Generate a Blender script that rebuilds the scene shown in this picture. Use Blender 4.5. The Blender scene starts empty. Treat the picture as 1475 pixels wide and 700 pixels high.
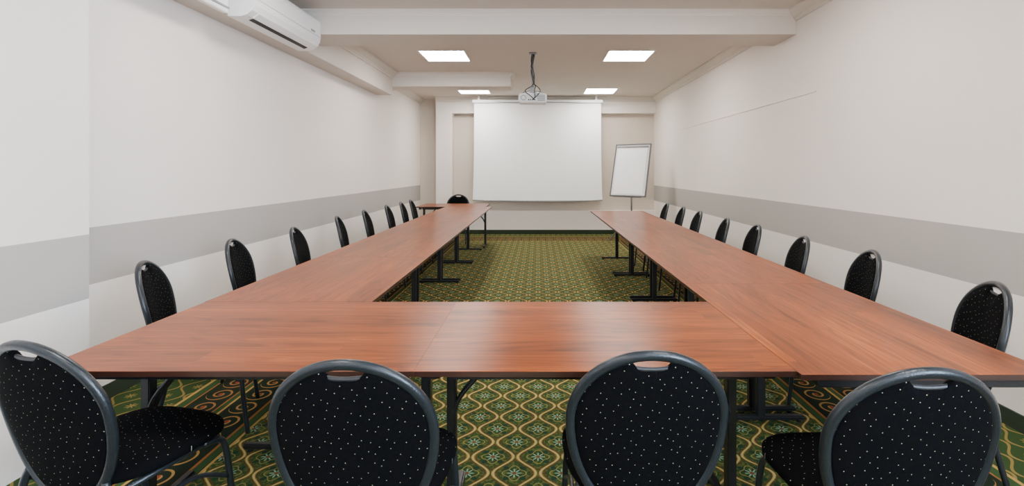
import bpy, bmesh, math, random
from mathutils import Vector, Matrix
random.seed(3)
scene = bpy.context.scene
COL = scene.collection
pi = math.pi

# ---------------------------------------------------------------- materials
def srgb(r, g, b):
    def f(c):
        c /= 255.0
        return c/12.92 if c <= 0.04045 else ((c+0.055)/1.055)**2.4
    return (f(r), f(g), f(b), 1.0)

class G:
    def __init__(s, name):
        s.mat = bpy.data.materials.new(name)
        s.mat.use_nodes = True
        s.nt = s.mat.node_tree
        s.b = s.nt.nodes['Principled BSDF']
    def n(s, t, **kw):
        nd = s.nt.nodes.new(t)
        for k, v in kw.items():
            setattr(nd, k, v)
        return nd
    def put(s, inp, v):
        if isinstance(v, bpy.types.NodeSocket):
            s.nt.links.new(v, inp)
        else:
            inp.default_value = v
    def m(s, op, *a):
        nd = s.n('ShaderNodeMath', operation=op)
        for i, v in enumerate(a):
            s.put(nd.inputs[i], v)
        return nd.outputs[0]
    def mix(s, fac, a, b):
        nd = s.n('ShaderNodeMix', data_type='RGBA')
        s.put(nd.inputs[0], fac); s.put(nd.inputs[6], a); s.put(nd.inputs[7], b)
        return nd.outputs[2]
    def xyz(s, sock):
        nd = s.n('ShaderNodeSeparateXYZ'); s.put(nd.inputs[0], sock)
        return nd.outputs[0], nd.outputs[1], nd.outputs[2]
    def comb(s, x, y, z=0.0):
        nd = s.n('ShaderNodeCombineXYZ')
        s.put(nd.inputs[0], x); s.put(nd.inputs[1], y); s.put(nd.inputs[2], z)
        return nd.outputs[0]
    def obj(s):
        return s.n('ShaderNodeTexCoord').outputs['Object']
    def noise(s, vec, scale, detail=3, rough=0.5, dist=0.0):
        nd = s.n('ShaderNodeTexNoise')
        s.put(nd.inputs['Vector'], vec)
        nd.inputs['Scale'].default_value = scale
        nd.inputs['Detail'].default_value = detail
        nd.inputs['Roughness'].default_value = rough
        nd.inputs['Distortion'].default_value = dist
        return nd.outputs['Fac']
    def bump(s, h, strength, dist=0.01):
        nd = s.n('ShaderNodeBump')
        nd.inputs['Strength'].default_value = strength
        nd.inputs['Distance'].default_value = dist
        s.put(nd.inputs['Height'], h)
        s.nt.links.new(nd.outputs[0], s.b.inputs['Normal'])
    def set(s, color=None, rough=None, metal=None, spec=None):
        if color is not None: s.put(s.b.inputs['Base Color'], color)
        if rough is not None: s.put(s.b.inputs['Roughness'], rough)
        if metal is not None: s.b.inputs['Metallic'].default_value = metal
        if spec is not None: s.b.inputs['Specular IOR Level'].default_value = spec
        return s

def simple(name, col, rough=0.5, metal=0.0, var=0.06, scale=25, bump=0.0, spec=0.5):
    g = G(name)
    nz = g.noise(g.obj(), scale, 3)
    dark = tuple(c*(1-var) for c in col[:3])+(1,)
    lite = tuple(min(1, c*(1+var)) for c in col[:3])+(1,)
    g.set(g.mix(nz, dark, lite), rough, metal, spec)
    if bump: g.bump(nz, bump, 0.003)
    return g.mat

def wall_material(name, base, stripe=None, z0=0.71, z1=1.04):
    g = G(name)
    geo = g.n('ShaderNodeNewGeometry')
    x, y, z = g.xyz(geo.outputs['Position'])
    nz = g.noise(geo.outputs['Position'], 1.3, 2)
    a = tuple(c*0.97 for c in base[:3])+(1,)
    col = g.mix(nz, a, base)
    if stripe:
        f = g.m('MULTIPLY', g.m('GREATER_THAN', z, z0), g.m('LESS_THAN', z, z1))
        col = g.mix(f, col, stripe)
    g.set(col, 0.75, 0, 0.25)
    g.bump(g.noise(geo.outputs['Position'], 220, 3), 0.08, 0.002)
    return g.mat

M_WALL = wall_material('wall_paint_striped', srgb(237, 229, 221), srgb(174, 168, 162))
M_WALLP = wall_material('wall_paint_plain', srgb(237, 229, 221))
M_RECESS = wall_material('wall_paint_beige_shaded', srgb(210, 198, 183))  # beige paint, darkened further to carry the shade of the recesses
M_CEIL = wall_material('ceiling_paint', srgb(212, 203, 193))
M_TRIM = simple('trim_paint', srgb(221, 213, 203), 0.6, 0, 0.02)
M_BASE = simple('green_carpet_skirting', srgb(34, 46, 28), 0.95, 0, 0.3, 120)
M_WHITE = simple('white_plastic', srgb(238, 238, 236), 0.35, 0, 0.01)
M_SCREEN = simple('screen_fabric', srgb(254, 254, 253), 0.85, 0, 0.002)
M_PAPER = simple('paper', srgb(254, 254, 254), 0.8, 0, 0.002)
M_ALU = simple('brushed_aluminium', srgb(150, 152, 156), 0.35, 0.6, 0.05)
M_BLACK = simple('black_powder_coat', srgb(20, 21, 23), 0.4, 0.2, 0.15, 60)
M_DARK = simple('dark_slot', srgb(30, 30, 32), 0.6, 0, 0.1)
M_FRAME = simple('hammered_dark_steel', srgb(32, 37, 42), 0.28, 0.35, 0.35, 260, 0.25, 0.5)
M_CABLE = simple('cable_rubber', srgb(35, 35, 38), 0.5)
M_GLASS = simple('lens_glass', srgb(25, 30, 45), 0.05)
M_LUV = simple('light_frame', srgb(240, 240, 238), 0.4, 0, 0.01)

gE = G('light_diffuser')
nzE = gE.noise(gE.obj(), 60, 2)
gE.set(srgb(250, 250, 250), 0.5)
gE.put(gE.b.inputs['Emission Color'], gE.mix(nzE, (1.0, 0.950, 0.895, 1), (1.0, 0.96, 0.91, 1)))
gE.b.inputs['Emission Strength'].default_value = 45.0
M_EMIT = gE.mat

def fabric(name, ax):
    g = G(name)
    x, y, z = g.xyz(g.obj())
    v = g.comb(x, z if ax == 'xz' else y, 0.0)
    mp = g.n('ShaderNodeMapping'); g.put(mp.inputs[0], v)
    mp.inputs['Rotation'].default_value = (0, 0, 0.5)
    vo = g.n('ShaderNodeTexVoronoi', voronoi_dimensions='2D')
    g.put(vo.inputs['Vector'], mp.outputs[0])
    vo.inputs['Scale'].default_value = 36.0
    vo.inputs['Randomness'].default_value = 0.5
    dot = g.m('LESS_THAN', vo.outputs['Distance'], 0.044)
    nz = g.noise(g.obj(), 500, 2)
    base = g.mix(nz, srgb(3, 3, 4), srgb(9, 9, 11))
    g.set(g.mix(dot, base, srgb(150, 152, 130)), 0.95, 0, 0.06)
    g.bump(nz, 0.3, 0.001)
    return g.mat
M_FABB = fabric('dotted_black_fabric_back', 'xz')
M_FABS = fabric('dotted_black_fabric_seat', 'xy')

def wood():
    g = G('walnut_laminate')
    oi = g.n('ShaderNodeObjectInfo')
    x, y, z = g.xyz(g.obj())
    r = g.m('MULTIPLY', oi.outputs['Random'], 37.0)
    xo = g.m('ADD', x, r); yo = g.m('ADD', y, g.m('MULTIPLY', r, 1.7))
    row = g.m('FLOOR', g.m('DIVIDE', yo, 0.125))
    wn = g.n('ShaderNodeTexWhiteNoise', noise_dimensions='1D'); g.put(wn.inputs['W'], row)
    seg = g.m('FLOOR', g.m('ADD', g.m('DIVIDE', xo, 2.2), g.m('MULTIPLY', wn.outputs['Value'], 5.0)))
    wn2 = g.n('ShaderNodeTexWhiteNoise', noise_dimensions='2D'); g.put(wn2.inputs['Vector'], g.comb(row, seg))
    stave = wn2.outputs['Value']
    sh = g.m('MULTIPLY', stave, 13.0)
    big = g.noise(g.comb(g.m('MULTIPLY', xo, 0.9), g.m('ADD', g.m('MULTIPLY', yo, 8.0), sh)), 1.0, 2, 0.45, 0.3)
    fine = g.noise(g.comb(g.m('MULTIPLY', xo, 1.4), g.m('MULTIPLY', yo, 70.0), sh), 1.0, 5, 0.72, 0.2)
    rings = g.m('ABSOLUTE', g.m('SINE', g.m('MULTIPLY', big, 42.0)))
    f = g.m('ADD', g.m('MULTIPLY', big, 0.42), g.m('MULTIPLY', fine, 0.58))
    f = g.m('ADD', f, g.m('MULTIPLY', rings, 0.11))
    f = g.m('ADD', f, g.m('MULTIPLY', stave, 0.06))
    cr = g.n('ShaderNodeValToRGB'); g.put(cr.inputs[0], f)
    e = cr.color_ramp.elements
    e[0].position = 0.40; e[0].color = srgb(68, 27, 5)
    e[1].position = 0.88; e[1].color = srgb(182, 100, 36)
    k = e.new(0.53); k.color = srgb(104, 46, 10)
    k = e.new(0.69); k.color = srgb(134, 63, 15)
    g.set(cr.outputs[0], 0.31, 0, 0.20)
    g.bump(fine, 0.04, 0.001)
    return g.mat
M_WOOD = wood()
M_EDGE = simple('dark_edge_band', srgb(44, 22, 14), 0.4, 0, 0.2, 40)

def carpet():
    g = G('patterned_green_carpet')
    X, Y, Z = g.xyz(g.obj())
    wob = g.noise(g.obj(), 9, 2)
    cu, cv = 0.215, 0.25
    u = g.m('DIVIDE', X, cu); v = g.m('DIVIDE', Y, cv)
    s = g.m('SINE', g.m('MULTIPLY', v, 2*pi))
    def tri(a):
        return g.m('ABSOLUTE', g.m('SUBTRACT', g.m('FRACT', g.m('ADD', a, 0.5)), 0.5))
    p = tri(u)
    d = g.m('ABSOLUTE', g.m('SUBTRACT', p, g.m('ADD', g.m('MULTIPLY', s, 0.20), 0.25)))
    l1 = g.m('LESS_THAN', d, 0.036)
    l1c = g.m('LESS_THAN', d, 0.012)
    l2 = g.m('LESS_THAN', g.m('ABSOLUTE', g.m('SUBTRACT', d, 0.082)), 0.015)
    def flower(pp, vv):
        w = g.m('SUBTRACT', g.m('FRACT', g.m('ADD', g.m('SUBTRACT', v, vv), 0.5)), 0.5)
        a = g.m('MULTIPLY', pp, cu); b = g.m('MULTIPLY', w, cv)
        r = g.m('SQRT', g.m('ADD', g.m('MULTIPLY', a, a), g.m('MULTIPLY', b, b)))
        th = g.m('ARCTAN2', b, a)
        pet = g.m('LESS_THAN', r, g.m('MULTIPLY', g.m('ADD', g.m('MULTIPLY', g.m('COSINE', g.m('MULTIPLY', th, 8.0)), 0.40), 0.60), 0.033))
        cen = g.m('LESS_THAN', r, 0.010)
        leaf = g.m('LESS_THAN', r, g.m('MULTIPLY', g.m('ADD', g.m('MULTIPLY', g.m('COSINE', g.m('MULTIPLY', g.m('ADD', th, pi/4), 4.0)), 0.5), 0.5), 0.068))
        ring = g.m('LESS_THAN', g.m('ABSOLUTE', g.m('SUBTRACT', r, g.m('MULTIPLY', g.m('ADD', g.m('MULTIPLY', g.m('COSINE', g.m('MULTIPLY', th, 4.0)), 0.16), 0.84), 0.054))), 0.003)
        return pet, cen, leaf, ring
    f1 = flower(p, 0.25); f2 = flower(g.m('SUBTRACT', 0.5, p), 0.75)
    pet, cen, leaf, ring = [g.m('MAXIMUM', f1[i], f2[i]) for i in range(4)]
    blot = g.noise(g.obj(), 55, 3)
    field = g.mix(g.m('GREATER_THAN', blot, 0.53), srgb(46, 72, 36), srgb(86, 98, 46))
    field = g.mix(g.m('GREATER_THAN', blot, 0.64), field, srgb(106, 92, 46))
    field = g.mix(leaf, field, srgb(27, 58, 42))
    field = g.mix(ring, field, srgb(134, 126, 66))
    field = g.mix(l2, field, srgb(94, 62, 34))
    field = g.mix(l1, field, srgb(176, 144, 76))
    field = g.mix(l1c, field, srgb(206, 182, 120))
    field = g.mix(pet, field, srgb(134, 168, 136))
    field = g.mix(cen, field, srgb(120, 70, 44))
    sx = g.m('SUBTRACT', g.m('ABSOLUTE', X), 1.52)
    sy = g.m('SUBTRACT', Y, 9.35)
    mm = g.m('MAXIMUM', sx, sy)
    side = g.m('GREATER_THAN', sx, sy)
    along = g.m('ADD', g.m('MULTIPLY', Y, side), g.m('MULTIPLY', X, g.m('SUBTRACT', 1.0, side)))
    def scrolls(bs, off, k):
        a = g.m('SUBTRACT', g.m('FRACT', g.m('DIVIDE', along, bs)), 0.5)
        b = g.m('SUBTRACT', g.m('DIVIDE', g.m('SUBTRACT', mm, off), bs), 0.5)
        r = g.m('SQRT', g.m('ADD', g.m('MULTIPLY', a, a), g.m('MULTIPLY', b, b)))
        th = g.m('DIVIDE', g.m('ARCTAN2', b, a), 2*pi)
        sp = g.m('FRACT', g.m('ADD', g.m('MULTIPLY', r, k), th))
        return g.m('MULTIPLY', g.m('LESS_THAN', sp, 0.27), g.m('LESS_THAN', r, 0.48)), r
    sc1, r1 = scrolls(0.16, 0.10, 3.6)
    sc2, r2 = scrolls(0.16, 0.34, 3.6)
    bcol = g.mix(wob, srgb(20, 30, 24), srgb(36, 48, 34))
    bcol = g.mix(sc1, bcol, srgb(178, 136, 76))
    bcol = g.mix(sc2, bcol, srgb(164, 114, 66))
    bcol = g.mix(g.m('LESS_THAN', g.m('MINIMUM', r1, r2), 0.08), bcol, srgb(150, 66, 44))
    def band(lo, hi, col, base):
        f = g.m('MULTIPLY', g.m('GREATER_THAN', mm, lo), g.m('LESS_THAN', mm, hi))
        return g.mix(f, base, col)
    col = g.mix(g.m('GREATER_THAN', mm, 0.0), field, bcol)
    col = band(0.0, 0.015, srgb(186, 150, 82), col)
    col = band(0.02, 0.06, srgb(52, 80, 44), col)
    col = band(0.06, 0.075, srgb(160, 102, 54), col)
    col = band(0.275, 0.29, srgb(186, 150, 82), col)
    col = band(0.29, 0.32, srgb(52, 80, 44), col)
    col = band(0.32, 0.33, srgb(160, 102, 54), col)
    col = band(0.52, 0.53, srgb(160, 102, 54), col)
    col = band(0.53, 0.58, srgb(52, 80, 44), col)
    col = band(0.58, 0.60, srgb(186, 150, 82), col)
    col = band(0.60, 3.0, g.mix(g.m('MAXIMUM', l1, pet), srgb(52, 74, 40), srgb(148, 126, 68)), col)
    pile = g.noise(g.obj(), 320, 3, 0.7)
    col = g.mix(g.m('MULTIPLY', pile, 0.50), col, srgb(32, 36, 20))
    g.set(col, 0.95, 0, 0.1)
    g.bump(pile, 0.5, 0.004)
    return g.mat
M_CARPET = carpet()

# ---------------------------------------------------------------- mesh helpers
def mk(name, bm, mat, parent=None, smooth=False, loc=(0, 0, 0)):
    me = bpy.data.meshes.new(name)
    bmesh.ops.recalc_face_normals(bm, faces=bm.faces)
    bm.to_mesh(me); bm.free()
    mats = mat if isinstance(mat, (list, tuple)) else [mat]
    for m_ in mats: me.materials.append(m_)
    if smooth:
        for p in me.polygons: p.use_smooth = True
    ob = bpy.data.objects.new(name, me)
    COL.objects.link(ob)
    ob.location = loc
    if parent: ob.parent = parent
    return ob

def addbox(bm, x0, x1, y0, y1, z0, z1, bev=0.0, mi=0, seg=2):
    r = bmesh.ops.create_cube(bm, size=1.0)
    vs = r['verts']
    for v in vs:
        v.co = Vector(((x0+x1)/2+v.co.x*(x1-x0), (y0+y1)/2+v.co.y*(y1-y0), (z0+z1)/2+v.co.z*(z1-z0)))
    fs = set(f for v in vs for f in v.link_faces)
    for f in fs: f.material_index = mi
    if bev > 0:
        es = list(set(e for v in vs for e in v.link_edges))
        bmesh.ops.bevel(bm, geom=es, offset=bev, segments=seg, affect='EDGES', material=mi)

def box(name, x0, x1, y0, y1, z0, z1, mat, parent=None, bev=0.0):
    bm = bmesh.new(); addbox(bm, x0, x1, y0, y1, z0, z1, bev)
    return mk(name, bm, mat, parent)

def tube(bm, pts, r, n=12, closed=False, ry=None):
    pts = [Vector(p) for p in pts]
    N = len(pts); rings = []
    ry = ry or r
    prev = None
    for i, p in enumerate(pts):
        if closed:
            t = pts[(i+1) % N]-pts[i-1]
        else:
            t = pts[min(i+1, N-1)]-pts[max(i-1, 0)]
        t.normalize()
        if prev is None:
            ref = Vector((0, 1, 0)) if abs(t.y) < 0.8 else Vector((1, 0, 0))
            nrm = (ref-t*ref.dot(t)).normalized()
        else:
            nrm = (prev-t*prev.dot(t)).normalized()
        prev = nrm
        bi = t.cross(nrm)
        rings.append([bm.verts.new(p+nrm*math.cos(2*pi*k/n)*r+bi*math.sin(2*pi*k/n)*ry) for k in range(n)])
    for i in range(N if closed else N-1):
        a, b = rings[i], rings[(i+1) % N]
        for k in range(n):
            bm.faces.new((a[k], a[(k+1) % n], b[(k+1) % n], b[k]))
    if not closed:
        bm.faces.new(rings[0]); bm.faces.new(rings[-1][::-1])

def smoothpath(pts, k=6):
    pts = [Vector(p) for p in pts]; out = []
    P = [pts[0]*2-pts[1]]+pts+[pts[-1]*2-pts[-2]]
    for i in range(1, len(P)-2):
        for j in range(k):
            t = j/k
            a, b, c, d = P[i-1], P[i], P[i+1], P[i+2]
            out.append(0.5*((2*b)+(c-a)*t+(2*a-5*b+4*c-d)*t*t+(3*b-a-3*c+d)*t**3))
    out.append(pts[-1]); return out

def cyl(bm, p0, p1, r, n=20):
    tube(bm, [p0, p1], r, n)

def extrude_profile(bm, prof, p0, p1, nrm, ztop):
    p0 = Vector(p0); p1 = Vector(p1); nrm = Vector(nrm)
    A = [bm.verts.new((p0.x+nrm.x*d, p0.y+nrm.y*d, ztop+z)) for d, z in prof]
    B = [bm.verts.new((p1.x+nrm.x*d, p1.y+nrm.y*d, ztop+z)) for d, z in prof]
    n = len(prof)
    for i in range(n):
        bm.faces.new((A[i], A[(i+1) % n], B[(i+1) % n], B[i]))
    bm.faces.new(A); bm.faces.new(B[::-1])

def top(name, label, cat, group=None, loc=(0, 0, 0), rz=0.0):
    e = bpy.data.objects.new(name, None)
    e.empty_display_size = 0.2
    COL.objects.link(e)
    e.location = loc; e.rotation_euler = (0, 0, rz)
    e['label'] = label; e['category'] = cat
    if group: e['group'] = group
    return e

def struct(ob, label, cat):
    ob['kind'] = 'structure'; ob['label'] = label; ob['category'] = cat
    return ob

# ---------------------------------------------------------------- room shell
XL, XR, YB, ZC = -2.58, 2.53, 10.38, 2.93
YF = -3.0
struct(box('floor', -3.0, 3.0, YF-0.2, 11.0, -0.1, 0.0, M_CARPET), 'green patterned carpet floor with ogee lattice and scroll border', 'floor')
struct(box('ceiling', -3.0, 3.0, YF-0.2, 11.0, ZC, ZC+0.12, M_CEIL), 'off-white painted plaster ceiling', 'ceiling')
wy0, wy1, wz0, wz1 = -2.6, -0.4, 0.9, 2.5  # opening for an unseen window, added to light the left wall
bm = bmesh.new()
addbox(bm, XR, XR+0.2, wy1, 11.0, 0, ZC)
addbox(bm, XR, XR+0.2, YF-0.2, wy0, 0, ZC)
addbox(bm, XR, XR+0.2, wy0, wy1, 0, wz0)
addbox(bm, XR, XR+0.2, wy0, wy1, wz1, ZC)
addbox(bm, XR-0.008, XR, 4.4, 8.6, 2.083, 2.093)
struct(mk('wall_right', bm, M_WALL), 'off-white painted wall with a grey horizontal stripe', 'wall')
bm = bmesh.new()
addbox(bm, XL-0.2, XL, YF-0.2, 7.75, 0, ZC)
addbox(bm, XL-0.2, XL-0.02, 7.75, 11.0, 0, ZC)
addbox(bm, XL, -2.31, -0.6, 2.49, 0, ZC)
struct(mk('wall_left', bm, M_WALL), 'off-white painted wall with grey stripe and a shallow pillar', 'wall')
bm = bmesh.new()
addbox(bm, -2.19, XR, YB, YB+0.3, 0, 0.50)
addbox(bm, -2.19, -1.84, YB, YB+0.3, 0.50, ZC)
addbox(bm, -1.84, XR, YB, YB+0.3, 2.59, ZC)
addbox(bm, -1.84, XR, YB+0.18, YB+0.3, 0.50, 2.59, 0, 1)
addbox(bm, XL-0.02, -2.19, YB+0.3, YB+0.5, 0, ZC, 0, 1)
struct(mk('wall_back', bm, [M_WALLP, M_RECESS]), 'off-white end wall with a shallow beige alcove, shade mixed into its colour', 'wall')
struct(box('wall_front', XL, XR, YF-0.2, YF, 0, ZC, M_WALLP), 'off-white painted wall', 'wall')
bm = bmesh.new()
for a, b in ((wy0, wy0+0.06), ((wy0+wy1)/2-0.04, (wy0+wy1)/2+0.04), (wy1-0.06, wy1)):
    addbox(bm, XR+0.06, XR+0.14, a, b, wz0, wz1)
addbox(bm, XR+0.06, XR+0.14, wy0, wy1, wz0, wz0+0.06)
addbox(bm, XR+0.06, XR+0.14, wy0, wy1, wz1-0.06, wz1)
struct(mk('added_window_1', bm, M_WHITE), 'unseen white framed double window, added for light', 'window')  # window behind the camera, added to provide light

struct(box('baseboard_back', -2.19, XR, YB-0.012, YB, 0, 0.09, M_BASE), 'dark green carpet skirting', 'baseboard')
struct(box('baseboard_right', XR-0.012, XR, YF, YB-0.012, 0, 0.09, M_BASE), 'dark green carpet skirting', 'baseboard')
struct(box('baseboard_left', XL, XL+0.012, 2.49, 7.75, 0, 0.09, M_BASE), 'dark green carpet skirting', 'baseboard')

SX = -2.335
tn = [0]
def trim(ob_fn, label, cat='trim'):
    tn[0] += 1
    ob = ob_fn('trim_%d' % tn[0])
    return struct(ob, label, cat)
trim(lambda n: box(n, SX, XR, 4.74, 5.19, 2.70, ZC, M_CEIL), 'painted ceiling beam across the room', 'ceiling beam')
trim(lambda n: box(n, XL, SX, 2.49, 7.75, 2.57, ZC, M_CEIL), 'boxed soffit running along the wall', 'soffit')
trim(lambda n: box(n, XL-0.02, -0.44, 7.75, 8.15, 2.71, ZC, M_CEIL), 'short boxed ceiling beam', 'ceiling beam')
PROF = [(0, 0), (0.10, 0), (0.10, -0.014), (0.088, -0.018), (0.075, -0.032), (0.052, -0.050), (0.034, -0.060), (0.030, -0.072), (0.018, -0.080), (0.014, -0.100), (0, -0.100)]
PROFS = [(d*0.6, z*0.5) for d, z in PROF]
def crown(p0, p1, nrm, prof=PROF):
    def f(n):
        bm = bmesh.new(); extrude_profile(bm, prof, p0, p1, nrm, ZC)
        return mk(n, bm, M_TRIM)
    trim(f, 'stepped plaster crown moulding', 'crown moulding')
crown((XR, YF, 0), (XR, 4.74, 0), (-1, 0, 0))
crown((XR, 5.19, 0), (XR, YB, 0), (-1, 0, 0))
crown((SX, 5.19, 0), (SX, 7.75, 0), (1, 0, 0))
crown((XL-0.02, 8.15, 0), (XL-0.02, YB+0.3, 0), (1, 0, 0))
crown((-2.19, YB, 0), (XR, YB, 0), (0, -1, 0))
crown((SX, 4.74, 0), (XR, 4.74, 0), (0, -1, 0), PROFS)
crown((XR, 5.19, 0), (SX, 5.19, 0), (0, 1, 0), PROFS)
crown((SX, 7.75, 0), (-0.44, 7.75, 0), (0, -1, 0), PROFS)
crown((-0.44, 7.75, 0), (-0.44, 8.15, 0), (1, 0, 0), PROFS)

# ---------------------------------------------------------------- ceiling lights
def ceiling_light(cx, cy):
    e = top('ceiling_light', 'square flush white LED panel light on the ceiling, lit', 'ceiling light', 'square ceiling panel lights', (cx, cy, ZC))
    bm = bmesh.new()
    h = 0.31
    addbox(bm, -h, h, -h, -h+0.02, -0.014, 0); addbox(bm, -h, h, h-0.02, h, -0.014, 0)
    addbox(bm, -h, -h+0.02, -h+0.02, h-0.02, -0.014, 0); addbox(bm, h-0.02, h, -h+0.02, h-0.02, -0.014, 0)
    mk('light_frame', bm, M_LUV, e)
    bm = bmesh.new(); addbox(bm, -h+0.02, h-0.02, -h+0.02, h-0.02, -0.010, 0)
    mk('diffuser', bm, M_EMIT, e)
for cy in (-1.8, 0.6, 3.3, 6.58, 9.5):
    for cx in (-1.26, 1.22):
        ceiling_light(cx, cy)

# ---------------------------------------------------------------- air conditioner
def ac_unit():
    y0, y1, zb = 3.64, 4.72, 2.53
    L = y1-y0
    e = top('air_conditioner', 'white wall-mounted split air conditioner on the soffit', 'air conditioner', None, (SX, (y0+y1)/2, zb))
    prof = [(0, 0.0), (0.10, 0.0), (0.14, 0.012), (0.185, 0.045), (0.208, 0.085), (0.215, 0.13), (0.215, 0.26), (0.205, 0.285), (0.185, 0.30), (0, 0.30)]
    bm = bmesh.new()
    extrude_profile(bm, prof, (0, -L/2, 0), (0, L/2, 0), (1, 0, 0), 0.0)
    mk('body', bm, M_WHITE, e)
    def strip(d0, z0, d1, z1, off, ya, yb, th):
        bm = bmesh.new()
        a = Vector((d0, 0, z0)); b = Vector((d1, 0, z1)); t = (b-a).normalized()
        nn = Vector((t.z, 0, -t.x))
        vs = []
        for yy in (ya, yb):
            for q in (a+nn*off, b+nn*off, b+nn*(off+th), a+nn*(off+th)):
                vs.append(bm.verts.new((q.x, yy, q.z)))
        for i in range(4):
            bm.faces.new((vs[i], vs[(i+1) % 4], vs[4+(i+1) % 4], vs[4+i]))
        bm.faces.new(vs[:4]); bm.faces.new(vs[4:][::-1])
        return bm
    mk('air_outlet', strip(0.100, 0.0, 0.134, 0.010, -0.001, -L/2+0.10, L/2-0.10, 0.004), M_DARK, e)
    mk('louver', strip(0.14, 0.012, 0.185, 0.045, 0.001, -L/2+0.08, L/2-0.08, 0.006), M_WHITE, e)
    bm = bmesh.new(); addbox(bm, 0.2145, 0.2165, -L/2+0.02, L/2-0.02, 0.128, 0.131)
    mk('panel_seam', bm, M_ALU, e)
    bm = bmesh.new(); addbox(bm, 0.03, 0.18, -L/2+0.05, L/2-0.05, 0.300, 0.304)
    mk('intake_grille', bm, M_ALU, e)
    bm = bmesh.new(); addbox(bm, 0.2150, 0.2170, L/2-0.20, L/2-0.12, 0.145, 0.165)
    mk('display', bm, M_ALU, e)
ac_unit()
e = top('duct_cover', 'white plastic duct cover box beside the air conditioner', 'duct cover', None, (SX, 3.1, 2.53))
bm = bmesh.new(); addbox(bm, 0, 0.045, -0.48, 0.48, 0.0, 0.36, 0.006); mk('cover', bm, M_WHITE, e)
bm = bmesh.new(); addbox(bm, 0.045, 0.052, -0.48, 0.48, 0.03, 0.045); mk('cover_lip', bm, M_ALU, e)

# ---------------------------------------------------------------- projector
e = top('ceiling_projector', 'white projector hanging from ceiling pole with looping cables', 'projector', None, (-0.07, 6.45, ZC))
bm = bmesh.new(); addbox(bm, -0.185, 0.185, -0.14, 0.14, -0.675, -0.555, 0.015, 0, 3); mk('body', bm, M_WHITE, e)
bm = bmesh.new()
for k in range(6):
    addbox(bm, 0.06, 0.16, -0.143, -0.139, -0.655+k*0.014, -0.650+k*0.014)
for k in range(4):
    addbox(bm, -0.06+k*0.026, -0.043+k*0.026, -0.143, -0.139, -0.650, -0.635)
mk('connector_panel', bm, M_DARK, e)
bm = bmesh.new(); tube(bm, [(-0.12+0.03*math.cos(a*pi/12), -0.142, -0.615+0.03*math.sin(a*pi/12)) for a in range(24)], 0.005, 8, True)
mk('speaker_ring', bm, M_ALU, e, True)
bm = bmesh.new(); cyl(bm, (-0.1, 0.12, -0.615), (-0.1, 0.19, -0.615), 0.04); mk('lens_barrel', bm, M_DARK, e, True)
bm = bmesh.new(); cyl(bm, (-0.1, 0.188, -0.615), (-0.1, 0.193, -0.615), 0.033); mk('lens', bm, M_GLASS, e, True)
bm = bmesh.new()
addbox(bm, -0.05, 0.05, -0.05, 0.05, -0.02, 0, 0.004)
cyl(bm, (0, 0, 0), (0, 0, -0.50), 0.018)
mk('ceiling_pole', bm, M_ALU, e, True)
bm = bmesh.new()
addbox(bm, -0.03, 0.03, -0.03, 0.03, -0.53, -0.46)
for sx, sy in ((-1, -1), (1, -1), (-1, 1), (1, 1)):
    tube(bm, [(0, 0, -0.50), (sx*0.12, sy*0.09, -0.535), (sx*0.13, sy*0.1, -0.557)], 0.008, 8)
mk('mounting_bracket', bm, M_ALU, e)
for off, mt in ((0.0, M_CABLE), (0.9, M_CABLE), (2.0, M_CABLE)):
    bm = bmesh.new()
    pts = [(0.022*math.cos(off+t*0.5), -0.020*abs(math.sin(off+t*0.5))-0.012, -0.02-t*0.036) for t in range(12)]
    pts += [(0.06*math.cos(off), -0.08, -0.46), (0.10*math.cos(off*1.5), -0.155, -0.53), (0.05*math.cos(off), -0.165, -0.60), (0.01*off, -0.144, -0.64)]
    tube(bm, smoothpath(pts, 5), 0.006, 8)
    mk('cable', bm, mt, e, True)

# ---------------------------------------------------------------- projection screen
sx0, sx1, sy, st, sb = -1.345, 1.325, 10.18, 2.80, 0.72
e = top('projection_screen', 'white roll-down projection screen lowered in front of the wall', 'projection screen', None, (0, sy, st))
bm = bmesh.new()
N1, N2 = 24, 24
grid = []
for j in range(N2+1):
    row = []
    for i in range(N1+1):
        fx = i/N1; fz = j/N2
        x = sx0+(sx1-sx0)*fx + (fx-0.5)*0.06*(fz**3)
        z = -fz*(st-sb) + 0.02*(abs(fx-0.5)*2)**2*fz
        y = 0.012*math.sin(fx*9)*fz
        row.append(bm.verts.new((x, y, z)))
    grid.append(row)
for j in range(N2):
    for i in range(N1):
        bm.faces.new((grid[j][i], grid[j][i+1], grid[j+1][i+1], grid[j+1][i]))
mk('screen_fabric', bm, M_SCREEN, e, True)
bm = bmesh.new(); addbox(bm, sx0-0.03, sx1+0.03, -0.04, 0.06, -0.005, 0.045, 0.008); mk('screen_case', bm, M_WHITE, e)
bm = bmesh.new(); addbox(bm, sx0-0.03, sx1+0.03, -0.043, -0.02, -0.016, -0.002); mk('case_slot', bm, M_ALU, e)
bm = bmesh.new(); tube(bm, [(sx0-0.03+(sx1-sx0+0.06)*i/20, 0.012*math.sin(i/20*9), -(st-sb)+0.02*(abs(i/20-0.5)*2)**2) for i in range(21)], 0.014, 10)
mk('bottom_bar', bm, M_ALU, e, True)
for xx in (sx0+0.1, sx1-0.1):
    bm = bmesh.new()
    addbox(bm, xx-0.02, xx+0.02, 0.05, YB-sy+0.001, 0.0, 0.03)
    addbox(bm, xx-0.02, xx+0.02, -0.02, 0.03, 0.04, ZC-st)
    mk('mounting_bracket', bm, M_WHITE, e)

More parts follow.
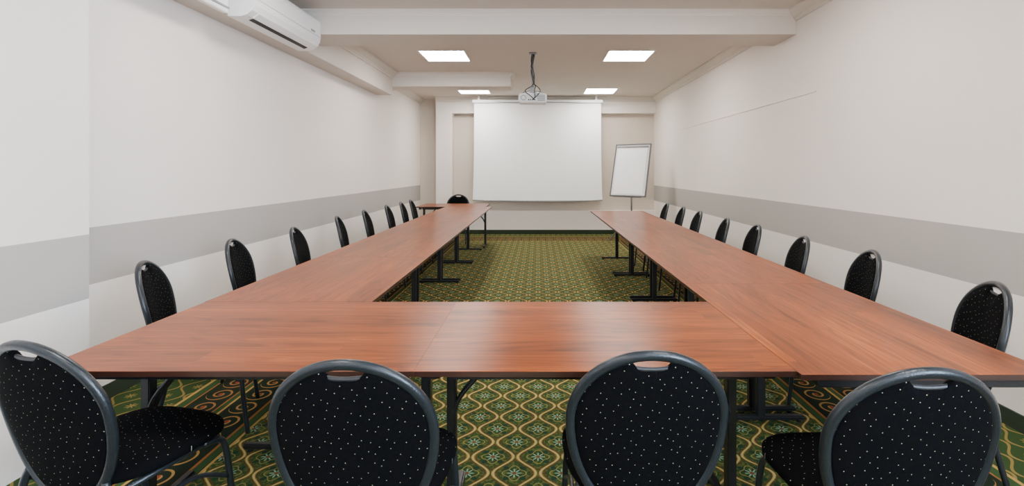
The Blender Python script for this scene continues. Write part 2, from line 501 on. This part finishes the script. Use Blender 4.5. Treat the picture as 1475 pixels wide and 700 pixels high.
# ---------------------------------------------------------------- flip chart
e = top('flip_chart', 'white flip chart board on a tripod stand near the wall', 'flip chart', None, (1.77, 9.25, 0), math.radians(-34))
tilt = Matrix.Rotation(math.radians(-17), 4, 'X')
def tilted(bm):
    bmesh.ops.transform(bm, matrix=Matrix.Translation((0, 0, 1.37)) @ tilt, verts=bm.verts)
bm = bmesh.new(); addbox(bm, -0.345, 0.345, -0.01, 0.01, -0.51, 0.51, 0.004); tilted(bm); mk('board', bm, M_WHITE, e)
M_FC = simple('grey_frame_plastic', srgb(96, 98, 102), 0.4, 0.3, 0.05)
bm = bmesh.new()
addbox(bm, -0.362, 0.362, -0.020, 0.014, 0.502, 0.524); addbox(bm, -0.362, 0.362, -0.020, 0.014, -0.524, -0.502)
addbox(bm, -0.362, -0.342, -0.020, 0.014, -0.524, 0.524); addbox(bm, 0.342, 0.362, -0.020, 0.014, -0.524, 0.524)
tilted(bm); mk('board_frame', bm, M_FC, e)
bm = bmesh.new(); addbox(bm, -0.30, 0.30, -0.026, -0.011, -0.48, 0.46, 0.002); tilted(bm); mk('paper_pad', bm, M_PAPER, e)
bm = bmesh.new(); addbox(bm, -0.32, 0.32, -0.036, -0.012, 0.445, 0.475, 0.004); tilted(bm); mk('clamp_bar', bm, M_ALU, e)
bm = bmesh.new(); addbox(bm, -0.28, 0.28, -0.07, -0.012, -0.540, -0.522, 0.003); tilted(bm); mk('pen_tray', bm, M_FC, e)
bm = bmesh.new(); cyl(bm, (0, 0.03, 0.30), (0, 0.06, 1.35), 0.016); mk('stand_pole', bm, M_ALU, e, True)
for k in range(3):
    a = pi/2+k*2*pi/3
    bm = bmesh.new()
    tube(bm, [(0.02*math.cos(a), 0.03+0.02*math.sin(a), 0.55), (0.42*math.cos(a), 0.03+0.42*math.sin(a), 0.012)], 0.012, 10)
    mk('leg', bm, M_ALU, e, True)

# ---------------------------------------------------------------- tables
TL, TW, TH = 1.2, 0.80, 0.74
TT = 0.018
def build_table():
    e = top('conference_table', '', 'table', 'folding tables in a U shape')
    bm = bmesh.new(); addbox(bm, -TL/2+0.0001, TL/2-0.0001, -TW/2, TW/2, TH-TT, TH, 0.0007, 0, 1)
    for f in bm.faces:
        f.normal_update()
        if abs(f.normal.z) < 0.5: f.material_index = 1
    mk('tabletop', bm, [M_WOOD, M_EDGE], e)
    for s in (-1, 1):
        bm = bmesh.new(); addbox(bm, -TL/2+0.10, TL/2-0.10, s*0.32-0.012, s*0.32+0.012, TH-0.055, TH-TT)
        mk('apron', bm, M_BLACK, e)
    for s in (-1, 1):
        x = s*(TL/2-0.05)
        bm = bmesh.new()
        addbox(bm, x-0.018, x+0.018, -0.022, 0.022, 0.03, TH-0.05, 0.004, 0, 2)
        leg = mk('leg', bm, M_BLACK, e)
        bm = bmesh.new(); addbox(bm, x-0.018, x+0.018, -0.24, 0.24, 0.012, 0.036, 0.006, 0, 2)
        for q in (-0.21, 0.21):
            cyl(bm, (x, q, 0), (x, q, 0.014), 0.016, 14)
        mk('foot', bm, M_BLACK, leg)
        bm = bmesh.new(); addbox(bm, x-0.018, x+0.018, -0.33, 0.33, TH-0.055, TH-TT, 0.003, 0, 1)
        mk('top_bar', bm, M_BLACK, leg)
        bm = bmesh.new()
        for q in (-0.018, 0.018):
            tube(bm, smoothpath([(x-s*0.01, q, 0.42), (x-s*0.05, q, 0.50), (x-s*0.20, q, 0.66), (x-s*0.26, q, TH-0.03)], 4), 0.008, 8)
        mk('brace', bm, M_BLACK, leg)
    return e

def duplicate(src, loc, rz):
    d = src.copy(); COL.objects.link(d)
    d.location = loc; d.rotation_euler = (0, 0, rz)
    for c in list(src.children):
        cc = c.copy(); cc.parent = d; COL.objects.link(cc)
        for g_ in list(c.children):
            gg = g_.copy(); gg.parent = cc; COL.objects.link(gg)
    return d

table = build_table()
tlist = []
Y0 = 1.915
tlist += [((-1.59+0.6, Y0, 0), 0, 'walnut-look folding table on the short side of the U'),
          ((-1.59+1.8, Y0, 0), 0, 'walnut-look folding table on the short side of the U')]
for k in range(5):
    tlist.append(((-1.195, Y0+0.401+0.6+1.2*k, 0), pi/2, 'walnut-look folding table in a long row, black T-legs'))
for k in range(5):
    tlist.append(((1.212, 1.49+0.6+1.2*k, 0), pi/2, 'walnut-look folding table in a long row, black T-legs'))
tlist.append(((-1.50, Y0+0.401+6.0+0.401, 0), 0, 'walnut-look folding table set crosswise at the row end'))
for i, (l, r, lb) in enumerate(tlist):
    if i == 0:
        table.location = l; table.rotation_euler = (0, 0, r); t_ = table
    else:
        t_ = duplicate(table, l, r)
    t_['label'] = lb

# ---------------------------------------------------------------- chairs
TILT = 0.22
def back_y(x, z):
    return -0.195-(z-0.45)*TILT+0.03*(x/0.22)**2
ZCEN, AW, BU, BL = 0.685, 0.210, 0.201, 0.30
def oval(t, da=0.0):
    b = (BU if math.sin(t) > 0 else BL)
    return ((AW+da)*math.cos(t), ZCEN+(b+da)*math.sin(t))

def cushion(bm, outline, centre, fn, th_f, th_b, scales=(1.0, 0.97, 0.9, 0.78, 0.6, 0.4, 0.2)):
    n = len(outline); layers = []
    def prof(s): return (max(0.0, 1-s**5))**0.5
    for side, th in ((1, th_f), (-1, th_b)):
        rings = []
        for s in scales:
            rr = []
            for (u, v) in outline:
                uu = centre[0]+(u-centre[0])*s; vv = centre[1]+(v-centre[1])*s
                rr.append(bm.verts.new(fn(uu, vv, side*(0.3+0.7*prof(s))*th)))
            rings.append(rr)
        c = bm.verts.new(fn(centre[0], centre[1], side*th))
        for a, b in zip(rings, rings[1:]):
            for k in range(n):
                bm.faces.new((a[k], a[(k+1) % n], b[(k+1) % n], b[k]))
        for k in range(n):
            bm.faces.new((rings[-1][k], rings[-1][(k+1) % n], c))
        layers.append(rings[0])
    a, b = layers
    for k in range(n):
        bm.faces.new((a[k], a[(k+1) % n], b[(k+1) % n], b[k]))

def build_chair():
    e = top('conference_chair', '', 'chair', 'round-backed chairs around the tables')
    bm = bmesh.new()
    ts = [2*pi*k/64 for k in range(64)]
    pts = []
    for t in ts:
        x, z = oval(t); pts.append((x, back_y(x, z), z))
    tube(bm, pts, 0.013, 12, True, 0.0145)
    mk('backrest_frame', bm, M_FRAME, e, True)
    out = []
    for k in range(96):
        t = 2*pi*k/96
        x, z = oval(t, -0.008)
        if math.sin(t) > 0 and abs(x) < 0.058:
            f = 1-abs(x)/0.058
            z -= 0.034*min(1.0, f*2.2)
        out.append((x, z))
    bm = bmesh.new()
    cushion(bm, out, (0, ZCEN-0.03), lambda u, v, o: (u, back_y(u, v)+o, v), 0.022, 0.014)
    mk('backrest', bm, M_FABB, e, True)
    bm = bmesh.new()
    hp = []
    for k in range(13):
        x = -0.05+0.1*k/12
        z = oval(math.acos(max(-1, min(1, x/AW))))[1]-0.040+0.010*(abs(x)/0.05)**2
        hp.append((x, back_y(x, z), z))
    tube(bm, hp, 0.006, 8)
    mk('grip_edge', bm, M_CABLE, e, True)
    out = []
    for k in range(72):
        t = 2*pi*k/72
        c, s = math.cos(t), math.sin(t)
        ex = 2/3.2
        x = 0.215*math.copysign(abs(c)**ex, c); y = 0.205*math.copysign(abs(s)**ex, s)
        x *= 1+0.08*(y/0.205)
        out.append((x, y+0.01))
    bm = bmesh.new()
    cushion(bm, out, (0, 0.01), lambda u, v, o: (u, v, 0.455+o), 0.032, 0.020)
    mk('seat', bm, M_FABS, e, True)
    bm = bmesh.new()
    for s in (-1, 1):
        tube(bm, [(s*0.175, -0.19, 0.428), (s*0.185, 0.15, 0.428)], 0.010, 10)
    tube(bm, [(-0.18, 0.12, 0.426), (0.18, 0.12, 0.426)], 0.010, 10)
    tube(bm, [(-0.175, -0.17, 0.426), (0.175, -0.17, 0.426)], 0.010, 10)
    mk('seat_frame', bm, M_FRAME, e, True)
    for s in (-1, 1):
        bm = bmesh.new()
        x0, z0 = 0.150*s, 0.470
        tube(bm, smoothpath([(x0, back_y(x0, z0)-0.002, z0), (s*0.172, -0.192, 0.42), (s*0.190, -0.205, 0.30), (s*0.205, -0.245, 0.12), (s*0.212, -0.275, 0.0)], 5), 0.011, 10)
        mk('leg', bm, M_FRAME, e, True)
        bm = bmesh.new()
        tube(bm, smoothpath([(s*0.185, 0.09, 0.428), (s*0.192, 0.150, 0.415), (s*0.198, 0.172, 0.36), (s*0.206, 0.190, 0.18), (s*0.212, 0.21, 0.0)], 5), 0.011, 10)
        mk('leg', bm, M_FRAME, e, True)
        bm = bmesh.new()
        tube(bm, smoothpath([(s*0.195, -0.21, 0.27), (s*0.19, -0.10, 0.335), (s*0.19, 0.06, 0.335), (s*0.202, 0.182, 0.27)], 5), 0.008, 8)
        mk('stretcher', bm, M_FRAME, e, True)
    return e

chair = build_chair()
clist = []
K = 0.25
def place(bx, by, yaw, lb):
    d = Vector((-math.sin(yaw), math.cos(yaw)))
    clist.append(((bx+d.x*K, by+d.y*K, 0), yaw, lb))
L1 = 'black dotted round-back chair pushed in at the short table side'
place(-1.412, 1.375, math.radians(-14), 'black dotted round-back chair turned slightly at the table corner')
place(-0.485, 1.245, 0, L1)
place(0.300, 1.305, 0, L1)
place(0.942, 1.198, 0, L1)
L2 = 'black dotted round-back chair beside the striped wall, facing table row'
for x, y, ph in ((-2.02, 2.53, 24), (-2.07, 3.33, 15), (-2.00, 4.03, 14), (-2.04, 5.0, 15), (-2.04, 5.77, 11), (-2.02, 6.56, 8), (-2.02, 7.25, 7), (-2.02, 7.80, 6)):
    place(x, y, -pi/2+math.radians(ph), L2)
for x, y, ph in ((1.90, 2.05, 23), (1.94, 2.86, 16), (1.88, 3.48, 14), (1.88, 4.22, 11), (1.84, 4.80, 11), (1.86, 5.66, 7), (1.86, 6.30, 7), (1.86, 7.08, 6)):
    place(x, y, pi/2-math.radians(ph), L2)
place(-1.55, 9.40, pi, 'black dotted round-back chair at the crosswise end table')
for i, (l, r, lb) in enumerate(clist):
    if i == 0:
        chair.location = l; chair.rotation_euler = (0, 0, r); c_ = chair
    else:
        c_ = duplicate(chair, l, r)
    c_['label'] = lb

# ---------------------------------------------------------------- light
w = bpy.data.worlds.new('World'); scene.world = w; w.use_nodes = True
bg = w.node_tree.nodes['Background']
sky = w.node_tree.nodes.new('ShaderNodeTexSky')
sky.sky_type = 'NISHITA'; sky.sun_elevation = math.radians(40); sky.sun_disc = False
w.node_tree.links.new(sky.outputs[0], bg.inputs[0])
bg.inputs[1].default_value = 0.3
ld = bpy.data.lights.new('window_fill_light', 'AREA'); ld.shape = 'RECTANGLE'; ld.size = 2.1; ld.size_y = 1.5  # added bluish fill lamp, set just inside the unseen window
ld.energy = 520; ld.color = (0.60, 0.77, 1.0)
lo = bpy.data.objects.new('window_fill_light', ld); COL.objects.link(lo)
lo.location = (XR-0.02, (wy0+wy1)/2, 1.7); lo.rotation_euler = (math.radians(90), 0, math.radians(90))

# ---------------------------------------------------------------- camera
cd = bpy.data.cameras.new('camera'); cam = bpy.data.objects.new('camera', cd); COL.objects.link(cam)
cam.location = (0, 0, 1.37); cam.rotation_euler = (math.radians(90), 0, 0)
cd.sensor_fit = 'HORIZONTAL'; cd.sensor_width = 36.0
cd.lens = 697/1475*36
cd.shift_x = -37.5/1475; cd.shift_y = -105/1475
cd.clip_start = 0.05
scene.camera = cam
